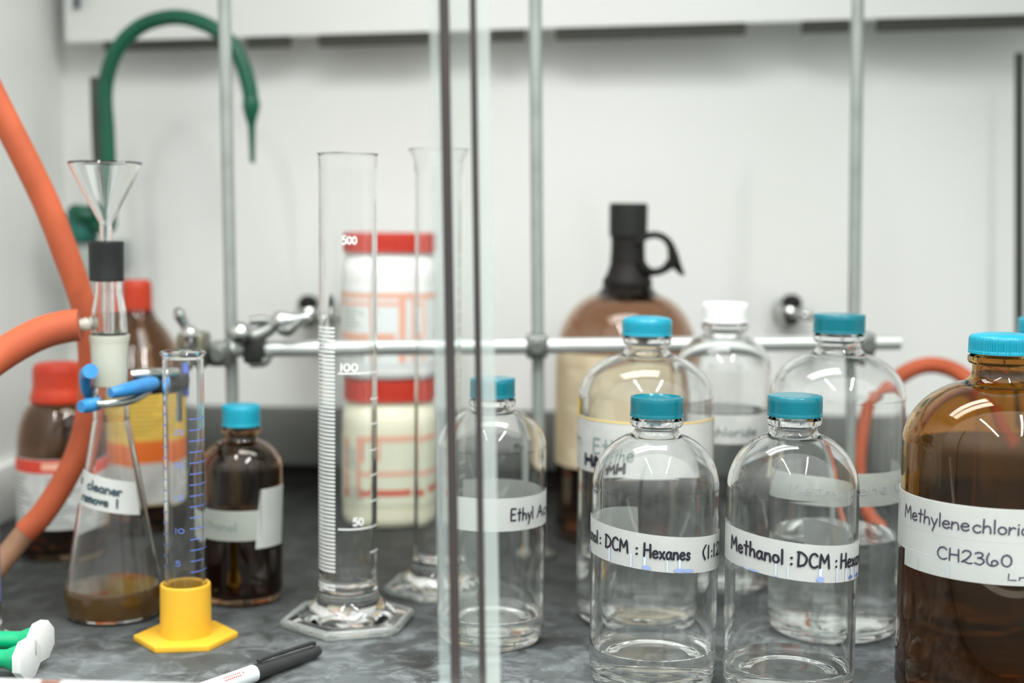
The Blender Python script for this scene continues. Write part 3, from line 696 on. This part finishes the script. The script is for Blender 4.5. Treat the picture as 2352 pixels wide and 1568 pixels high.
r2 = thing('reagent_bottle', B(322, 1.560), 'tall amber reagent bottle with red cap and yellow label behind the flask', 'bottle', None, face(322, 1.56))
MB().lathe([(0, .003), (.044, .002), (.049, 0), (.0546, .006), (.0552, .012), (.0552, .155), (.052, .170), (.042, .192), (.030, .210), (.020, .222), (.0155, .232), (.0155, .255), (.0125, .255), (.0125, .230), (.028, .208), (.050, .168), (.0525, .154), (.0525, .012), (.046, .007), (0, .006)], 64).build('bottle_glass', amber_dark_m, r2)
MB().lathe([(.0125, .226), (.0162, .2255), (.0160, .256), (.0140, .2625), (0, .2635), (0, .256), (.0125, .255)], 48, close=True).build('screw_cap', red_m, r2)
lb = band(MB(), .0552, -100, 100, .022, .1480).build('paper_label', yellow_label_m, r2)
fn = cyl_fn(.0552, 0, 0, 0, .0011)
mb = MB(); rect_on(mb, fn, R(-95) * .0552, R(95) * .0552, .068, .092); mb.build('orange_band', mat('orange_print', (226, 112, 40), 0.6), lb)
mb = MB(); rect_on(mb, fn, R(-95) * .0552, R(95) * .0552, .023, .068); mb.build('white_panel', paper_m, lb)
mb = MB()
for k in range(9): rect_on(mb, fn, R(-70) * .0552, R(-70 + random.uniform(60, 120)) * .0552, .100 + k * .005, .1018 + k * .005)
mb.build('label_print', mat('olive_text', (176, 150, 66), 0.6), lb)
MB().lathe([(0, .006), (.046, .0068), (.0523, .012), (.0523, .12), (0, .12)], 40).build('liquid', MATS['dark_solvent'], r2)

# stacked white jars with red lids
def jar(z0, label, m, Rb, hb_, sh, rcap, zcap, prn):
    q = B(890, 1.600, 0); t = thing('plastic_jar', (q.x, q.y, z0), label, 'jar', 'plastic jars with red lids stacked in the hood', face(890, 1.6))
    MB().lathe([(0, .003), (Rb * .85, .0), (Rb * .95, .002), (Rb, .008), (Rb, hb_), (Rb * .985, hb_ + sh * .35), (Rb * .93, hb_ + sh * .75), (Rb * .86, hb_ + sh), (rcap * .93, hb_ + sh + .001), (rcap * .93, zcap - .004), (0, zcap - .004)], 64).build('jar_body', m, t)
    cap_mesh(rcap, hb_ + sh + .004, zcap, 'dish', ribs=60).build('lid', red2_m, t)
    lb = band(MB(), Rb, -112, 112, .016, hb_ - .012).build('paper_label', m, t)
    for nm, mm, rs in prn:
        mb = MB(); fn = cyl_fn(Rb, 0, 0, 0, .0011)
        for a0, a1, v0, v1 in rs: rect_on(mb, fn, R(a0) * Rb, R(a1) * Rb, v0, v1)
        if nm == 'red_print': pieces(mb, 'red_stripe', mm, lb)
        elif nm == 'label_print': pieces(mb, nm, mm, lb)
        else: mb.build(nm, mm, lb)
    return t
sp = [(-78, 88, .090, .096)] + [(-78, 12, .082, .086), (12, 20, .02, .096), (27, 32, .02, .090), (-80, -74, .045, .094), (-66, 8, .044, .052), (62, 66, .02, .092), (-66, -40, .036, .038)]
gtx = [(-58, -58 + random.uniform(25, 55), .056 + k * .0042, .0582 + k * .0042) for k in range(6)] + [(-50, -10, .022 + k * .004, .024 + k * .004) for k in range(4)]
jar(0.0, 'lower ivory plastic jar with red lid at the bottom of the stack', hdpe2_m, .0555, .103, .024, .0523, .1550, [('salmon_print', salmon_print_m, [(-20, 85, .088, .094), (-20, -8, .066, .092), (-25, 85, .050, .055), (-62, -48, .03, .09), (-30, -20, .024, .094)]), ('red_print', red_print_m, [(-22, 28, .028, .034), (40, 88, .030, .036), (-62, -50, .024, .034)]), ('label_print', olive_print_m, gtx)])
jar(0.1554, 'upper white plastic jar with red lid on top of the ivory jar', hdpe_m, .0570, .113, .023, .0540, .1605, [('salmon_print', salmon_print_m, sp), ('label_print', olive_print_m, gtx)])

# ------------------------------------------------------------------ graduated cylinders
def hexr(rot, r_round):
    """blend a round ring into a hexagon: fully hexagonal at wide radii"""
    def f(r, z, a):
        k = min(1, max(0, (r - r_round) / (r_round * .55)))
        b = (a - rot + PI / 6) % (PI / 3) - PI / 6
        return r * ((1 - k) + k * math.cos(PI / 6) / math.cos(PI / 6 - abs(b)))
    return f
def grad_cyl(px, Y, label, Rt, Ht, Rh, rot, t=.0020, flare=.0, zb=.030):
    o = thing('graduated_cylinder', B(px, Y), label, 'graduated cylinder', 'graduated cylinders of clear glass', face(px, Y))
    rot -= face(px, Y)
    out = [(0, .006), (Rt * .9, .0052), (Rh * .70, .0045), (Rh * .88, .0020), (Rh * .90, .0022), (Rh * .90, .0066), (Rh * .80, .0090), (Rh * .70, .0112), (Rt * 1.42, .0150), (Rt * 1.22, .0185), (Rt * 1.08, .0235), (Rt, zb), (Rt, Ht - .022), (Rt + flare * .3, Ht - .012), (Rt + flare, Ht - .002), (Rt + flare + .0012, Ht)]
    inn = [(Rt + flare - t * .6, Ht), (Rt + flare * .2 - t, Ht - .012), (Rt - t, Ht - .024), (Rt - t, zb + .008), (Rt * .80, zb + .001), (Rt * .45, zb - .003), (0, zb - .004)]
    MB().lathe(out + inn, 96, rfun=hexr(rot, Rt * 1.3)).build('cylinder_glass', thin_glass_m, o)
    rim = [(Rh * .945 + Rh * .06 * math.cos(R(a)), .0040 + .0040 * math.sin(R(a))) for a in range(0, 360, 30)]  # pale ring paints in the bright refraction along the foot's edge
    MB().lathe(rim, 96, rfun=hexr(rot, Rt * 1.3), close=True).build('foot_rim_glint', mat('painted_rim_glint', (240, 246, 243), 0.10, trans=0.82, ior=1.4), o)
    return o
def ticks(o, Rt, z0, z1, n, a0, a1, m, w=.0006, long=0, la=(0, 40), name='graduation_print'):
    mb = MB(); fn = cyl_fn(Rt, 0, 0, 0, .0003)
    for k in range(n + 1):
        z = z0 + (z1 - z0) * k / n; e0, e1 = a0, a1
        if long and k % long == 0: e0, e1 = a0, la[1]
        rect_on(mb, fn, R(e0) * Rt, R(e1) * Rt, z - w / 2, z + w / 2)
    mb.build(name, m, o)
g1 = grad_cyl(800, 1.182, 'tall glass measuring cylinder with dense white graduations and hexagonal foot', .0243, .386, .0585, R(-101))
ticks(g1, .0243, .034, .243, 64, -112, -26, scale_white_m, .0016)
mb = MB(); fn = cyl_fn(.0243, 0, 0, 0, .0004)
for z in (.0765, .098, .120, .141, .163, .184, .206, .055): rect_on(mb, fn, R(-20 if z in (.0765, .206) else 48) * .0243, R(88) * .0243, z - .0006, z + .0006)
pieces(mb, 'scale_line', scale_white_m, g1)
for tx, a0_, a1_, z_ in (('50', 10, 30, .0795), ('100', -14, 18, .2080), ('500', -10, 16, .3120)):
    mb = MB(); write(mb, tx, .0243, a0_, a1_, z_, .0062, .0013, 0, .0004); mb.build('scale_lettering', scale_white_m, g1)
g2 = grad_cyl(1003, 1.290, 'tall glass cylinder with flared rim behind the clear Ethyl bottle', .0212, .395, .0500, R(-101), flare=.0052)
ticks(g2, .0212, .05, .30, 20, 40, 80, scale_white_m, .0006)
g3 = thing('graduated_cylinder', B(-46, 1.10), 'glass cylinder with fine blue graduations cut off by the left picture edge', 'graduated cylinder', 'graduated cylinders of clear glass')
MB().lathe([(0, .004), (.0155, .002), (.028, 0), (.0305, .002), (.0305, .006), (.026, .009), (.0185, .013), (.0165, .020), (.0165, .20), (.0178, .203), (.015, .203), (.0148, .2), (.0148, .024), (0, .022)], 64, rfun=hexr(R(-80), .021)).build('cylinder_glass', thin_glass_m, g3)
ticks(g3, .0165, .030, .140, 60, 10, 100, scale_blue_m, .0007)

# small cylinder standing in a yellow plastic foot
g4 = thing('graduated_cylinder', B(427, 1.130), 'small blue-marked measuring cylinder standing in a yellow plastic foot', 'graduated cylinder', None, face(427, 1.13))
Rt = .0163
MB().lathe([(0, .010), (Rt * .7, .0102), (Rt, .014), (Rt, .2205), (Rt + .0016, .2228), (Rt + .0022, .2242), (Rt + .0014, .2258), (Rt - .0012, .2258), (Rt - .0020, .222), (Rt - .0020, .018), (Rt * .6, .0145), (0, .014)], 64).build('cylinder_glass', thin_glass_m, g4)
mb = MB()
mb.lathe([(.0168, .004), (.0205, .004), (.0201, .0365), (.0196, .0375), (.0178, .0375), (.0168, .0360)], 56, close=True)
mb.build('foot_socket', yellow_m, g4)
hx = [(.0418 * math.cos(R(60 * k + 8) - face(427, 1.13)), .0418 * math.sin(R(60 * k + 8) - face(427, 1.13)), 0) for k in range(6)]
MB().prism(hx, (0, 0, 0), (0, 0, .0048), .0010).build('hexagonal_foot', yellow_m, g4)
mb = MB(); fn = cyl_fn(Rt, 0, 0, 0, .0003)
for k in range(15):
    z = .050 + .0088 * k; a1 = 88 if k % 2 == 0 else 62
    rect_on(mb, fn, R(14) * Rt, R(a1) * Rt, z - .00038, z + .00038)
    rect_on(mb, fn, R(-84) * Rt, R(-66) * Rt, z - .0006 + .003, z + .0006 + .003)
for k, s in enumerate(('5', '10', '15', '20', '25')):
    write(mb, s, Rt, -26, -26 + 12 * len(s), .0555 + .0264 * k, .0040, .0006, 0, .0004)
mb.build('graduation_print', scale_blue_m, g4)

# ------------------------------------------------------------------ flask with adapter and funnel
f0 = B(262, 1.200)
fl = thing('conical_flask', f0, 'conical glass flask with a little brown liquid and taped cleaner note', 'flask', None, face(262, 1.2))
def fr(z): return .0415 if z < .012 else .0415 + (.0150 - .0415) * min(1, (z - .012) / .150)
MB().lathe([(0, .0025), (.030, .002), (.035, 0), (.0395, .003), (.0415, .010), (.0412, .014), (.0150, .162), (.0150, .184), (.0165, .186), (.0165, .189), (.0130, .189), (.0130, .160), (.0390, .015), (.0392, .010), (.036, .0045), (0, .0045)], 80).build('flask_glass', glass_m, fl)
MB().lathe([(0, .0044), (.036, .0044), (.0393, .010), (.0391, .0148), (.0386, .0175), (.0380, .018), (0, .018)], 64).build('liquid', brown_liquid_m, fl)
tb = MB()
band(tb, .03, -88, 48, .0855, .1130, .0058, rfun=fr)
tp = tb.build('tape_label', tape_m, fl)
def cone_fn(a0, z0, tilt):
    Rm = .0265
    def fn(u, v):
        a = a0 + u / Rm; z = z0 + v - tilt * math.sin(a); q = fr(z) + .0012
        return Vector((q * math.sin(a), -q * math.cos(a), z))
    return fn
mb = MB()
for s, a0, a1, z0 in (('e', -82, -72, .1025), ('cleaner', -50, 16, .1005), ('remove', -62, -8, .0900), ('!', 6, 9, .0900)):
    for st in text_strokes(s, .0072, R(a1 - a0) * .0265): ribbon(mb, st, .0017, cone_fn(R(a0), z0, .0058))
mb.build('lettering', mat('teal_black_ink', (44, 64, 72), 0.5), tp)

ad = thing('vacuum_adapter', f0 + Vector((0, 0, .176)), 'glass vacuum adapter with side arm and frosted joint on top of the flask', 'adapter')
ad.location = f0 + Vector((-.0005, 0, .1895))
MB().lathe([(.0100, .002), (.0140, .0), (.0158, .036), (.0168, .040), (.0168, .043), (.0125, .043), (.0100, .030)], 56, close=True).build('frosted_joint', frost_m, ad)
MB().lathe([(.0150, .0432), (.0146, .055), (.0140, .064), (.0112, .080), (.0110, .088), (.0092, .088), (.0094, .079), (.0122, .063), (.0128, .045)], 56, close=True).build('adapter_tube', glass_m, ad)
MB().lathe([(.0040, .0436), (.0045, .06), (.0045, .088), (.0032, .088), (.0032, .0436)], 24, close=True).build('inner_tube', glass_m, ad)
sa = P(214, 742, 1.196) ; sb = P(186, 746, 1.190)
MB().tube([P(222, 742, 1.198), P(212, 742, 1.196), P(205, 743, 1.195), P(198, 744, 1.193), P(190, 745, 1.191), P(178, 746, 1.190)], [.0052, .0062, .0042, .0058, .0050, .0046], 18, 5).build('side_arm', mat('milky_glass', (226, 228, 216), 0.25, trans=0.5), ad, off=ad.location)
st_ = thing('rubber_stopper', ad.location + Vector((-.0015, 0, .0885)), 'black rubber stopper sleeve between the adapter and the funnel', 'stopper')
MB().lathe([(.0034, 0), (.0134, 0), (.0142, .001), (.0146, .0325), (.0138, .0338), (.0034, .0338)], 48, close=True).build('stopper_body', stopper_m, st_)
fu = thing('glass_funnel', st_.location + Vector((0, 0, .0340)), 'small clear glass funnel standing in the black stopper', 'funnel')
MB().lathe([(.0030, .0), (.0030, .012), (.0300, .0632), (.0308, .0650), (.0300, .0662), (.0282, .0648), (.0042, .0155), (.0062, .0132), (.0050, 0)], 64).build('funnel_glass', glass_m, fu) if False else \
MB().lathe([(.0048, 0), (.0052, .014), (.0298, .0630), (.0306, .0646), (.0298, .0660), (.0284, .0648), (.0044, .0170), (.0036, .013), (.0034, 0)], 64, close=True).build('funnel_glass', glass_m, fu)

# ------------------------------------------------------------------ rubber hoses
hA = [(-120, 40, 1.24), (-60, 135, 1.245), (5, 262, 1.25), (60, 370, 1.255), (110, 475, 1.26), (152, 585, 1.262), (185, 680, 1.265), (203, 760, 1.268), (208, 850, 1.27), (202, 945, 1.27), (182, 1030, 1.268), (145, 1108, 1.262), (98, 1180, 1.255), (58, 1222, 1.25)]
hs = thing('rubber_hose', P(58, 1222, 1.25), 'long red rubber hose sweeping down behind the flask from the upper left', 'hose', 'red rubber vacuum hoses')
MB().tube([P(*p) for p in hA], [.0116] * 6 + [.0108] * 8, 24, 7).build('hose_tube', rubber_m, hs, off=hs.location)
MB().tube([P(64, 1216, 1.251), P(30, 1258, 1.245), P(-20, 1320, 1.235), P(-60, 1380, 1.225)], .0100, 24, 6).build('hose_end', tan_m, hs, off=hs.location)
h2 = P(184, 746, 1.19)
tag(MB().tube([P(184, 746, 1.19), P(150, 750, 1.188), P(100, 763, 1.18), P(40, 792, 1.17), P(-30, 838, 1.155), P(-110, 905, 1.13)], [.0134, .0137, .0137, .0135, .0135, .0135], 28, 8).build('rubber_hose', rubber_m, off=h2), 'thick red rubber hose pushed onto the adapter side arm from the left', 'hose', 'red rubber vacuum hoses')
h3 = P(2120, 838, 1.52)
tag(MB().tube([P(2330, 1010, 1.46), P(2270, 925, 1.48), P(2215, 865, 1.50), P(2165, 841, 1.52), P(2115, 841, 1.53), P(2065, 866, 1.53), P(2020, 915, 1.53), P(1995, 985, 1.52), P(1985, 1060, 1.51), P(1990, 1130, 1.50), P(2020, 1190, 1.48), P(2080, 1225, 1.46)], .0088, 22, 7).build('rubber_hose', rubber_m, off=h3), 'red rubber hose arching behind the clear bottles beside the amber bottle', 'hose', 'red rubber vacuum hoses')

# ------------------------------------------------------------------ small things on the bench
# permanent marker
ma, mbp = G(583, 1546, GZ + .0068), G(735, 1492, GZ + .0060)
dv = (mbp - ma).normalized(); up = Vector((0, 0, 1)); Mq = dv.to_track_quat('Z', 'Y').to_matrix().to_4x4()
pn = thing('marker_pen', (ma.x, ma.y, GZ), 'black capped marker pen with pale barrel lying at the bench front', 'pen')
Lc = (mbp - ma).length
MB().lathe([(0, Lc), (.0025, Lc - .0004), (.0040, Lc - .002), (.0046, Lc - .006), (.0056, .018), (.0066, .001), (.0068, 0), (.0060, -.001), (0, -.001)], 36, c=ma, M=Mq).build('pen_cap', pen_black_m, pn, off=pn.location)
side = dv.cross(up).normalized(); upn = side.cross(dv).normalized()
if upn.z < 0: upn = -upn
MB().tube([ma + dv * .004 + upn * .0085, ma + dv * .010 + upn * .0088, ma + dv * .025 + upn * .0086, ma + dv * (Lc - .012) + upn * .0078, ma + dv * (Lc - .006) + upn * .0060], [.0012, .0018, .0015, .0017, .0014], 12, 5).build('pocket_clip', pen_black_m, pn, off=pn.location)
MB().tube([ma + dv * .006 + upn * .0088, ma + dv * .0062 + upn * .0055], .0018, 10, 2).build('clip_post', pen_black_m, pn, off=pn.location)
bar = MB().lathe([(0, .0005), (.0062, .0003), (.0066, -.0006), (.0066, -.085), (.0052, -.092), (0, -.092)], 40, c=ma, M=Mq).build('pen_barrel', pen_white_m, pn, off=pn.location)
mb = MB()
def pen_fn(u, v):   # u along the barrel from the cap, v around it from the top toward the room
    a = v / .0066; nrm = upn * math.cos(a) + (side if side.y < 0 else -side) * math.sin(a)
    return ma - dv * u + nrm * .00675 - pn.location
rect_on(mb, pen_fn, .0145, .0158, .0035, .0049)
for k in range(9): rect_on(mb, pen_fn, .0178 + k * .0019, .0190 + k * .0019, .0030, .0040)
for k in range(8): rect_on(mb, pen_fn, .0180 + k * .0021, .0194 + k * .0021, .0052, .0062)
mb.build('barrel_print', mat('red_barrel_print', (222, 92, 78), 0.5), bar)

# green twin-barrel plastic holder with a white end plate
c2 = P(54, 1513, 1.030)
tdir = Vector((.20, .98, 0)); nd = Vector((.98, -.20, 0)); c1_ = c2 + tdir * .0200 + Vector((0, 0, .0080))
gh = thing('twin_barrel_holder', (c2.x - .03, c2.y, GZ), 'green plastic twin-barrel holder with white end plate at the lower left corner', 'holder')
ax = Vector((-1, .03, 0)).normalized()
for cc, r_, nm in ((c1_, .0068, 'barrel'), (c2, .0068, 'barrel')):
    Mx = ax.to_track_quat('Z', 'Y').to_matrix().to_4x4()
    MB().lathe([(0, .0), (.0098, .0), (.0104, .002), (.0100, .006), (.0084, .010), (.0070, .013), (r_, .016), (r_, .075), (0, .075)], 36, c=cc, M=Mx).build(nm, green_bright_m, gh, off=gh.location)
mb = MB()
for cc in (c1_, c2):
    mb.prism([cc + tdir * (.0158 * math.cos(R(45 * k + 22.5))) + Vector((0, 0, .0158 * math.sin(R(45 * k + 22.5)))) for k in range(8)], nd * -.001, nd * .006, .0006)
mb.build('end_plate', white_plate_m, gh, off=gh.location)
mb = MB()
for dz in (.006, -.002): mb.tube([c2 + Vector((-.018, -.0070, dz)), c2 + Vector((-.034, -.0076, dz + .0015)), c2 + Vector((-.06, -.0076, dz + .003))], .0016, 10, 4)
mb.build('white_cord', white_plate_m, gh, off=gh.location)

# ------------------------------------------------------------------ sash edge in front of everything
Ys = .810
q0 = P(0, 1556, Ys)
sh_ = thing('sash_window', (P(1060, 1560, Ys).x, Ys, GZ), 'glass sash edges with dark upright stripes in front of the bottles', 'sash')
def strip(nm, m, t0, t1, b0, b1, Y, th=.004):
    a, b, c, d = P(t0, -160, Y), P(t1, -160, Y), P(b1, 1640, Y), P(b0, 1640, Y)
    MB().prism([a, b, c, d], (0, 0, 0), (0, th, 0)).build(nm, m, sh_, off=sh_.location)
strip('pane_edge', edge_dark_m, 1005, 1028, 1037, 1059, Ys, .006)
strip('pane_edge', edge_dark_m, 1076, 1091, 1102, 1117, Ys + .004, .006)
strip('glass_pane', pane_m, 1028, 1076, 1059, 1102, Ys + .002, .004)
strip('bevel', bevel_m, 1092, 1120, 1118, 1150, Ys + .004, .003)
strip('bevel', bevel2_m, 984, 1004, 1010, 1036, Ys, .003)
rl = [P(-160, 1552, Ys), P(470, 1569, Ys)]
dlr = (rl[1] - rl[0]) / (rl[1].x - rl[0].x)
ra, rbb = rl[0] - dlr * .12, rl[1] + dlr * .62
MB().prism([ra, rbb, Vector((rbb.x, rbb.y, GZ)), Vector((ra.x, ra.y, GZ))], (0, 0, 0), (0, -.022, 0), .001).build('sash_rail', noisy(mat('white_rail', (226, 229, 224), 0.35), (220, 224, 220), 10), sh_, off=sh_.location)

rq = rl[0] + dlr * (P(100, 1556, Ys).x - rl[0].x); rw = rl[0] + dlr * (P(146, 1557, Ys).x - rl[0].x); dn = Vector((0, 0, -.02)); yo = Vector((0, -.0224, .0003))
MB().prism([rq + yo, rw + yo, rw + yo + dn, rq + yo + dn], (0, 0, 0), (0, .020, 0)).build('red_sticker', mat('dull_red', (132, 84, 74), 0.5), sh_, off=sh_.location)

# stand everything on the bench top
for o_ in SHIFTED: settle(o_, .0138)
for o_, zc in ((jg, .0132), (rb, .0125), (r2, .0130), (g1, .0385), (g2, .0385), (g3, .0245), (g4, .0165), (fl, .0085)): settle(o_, zc)
for o_ in [x for x in C.objects if x.name.startswith('plastic_jar') and x.location.z < .1]: settle(o_, .0095)
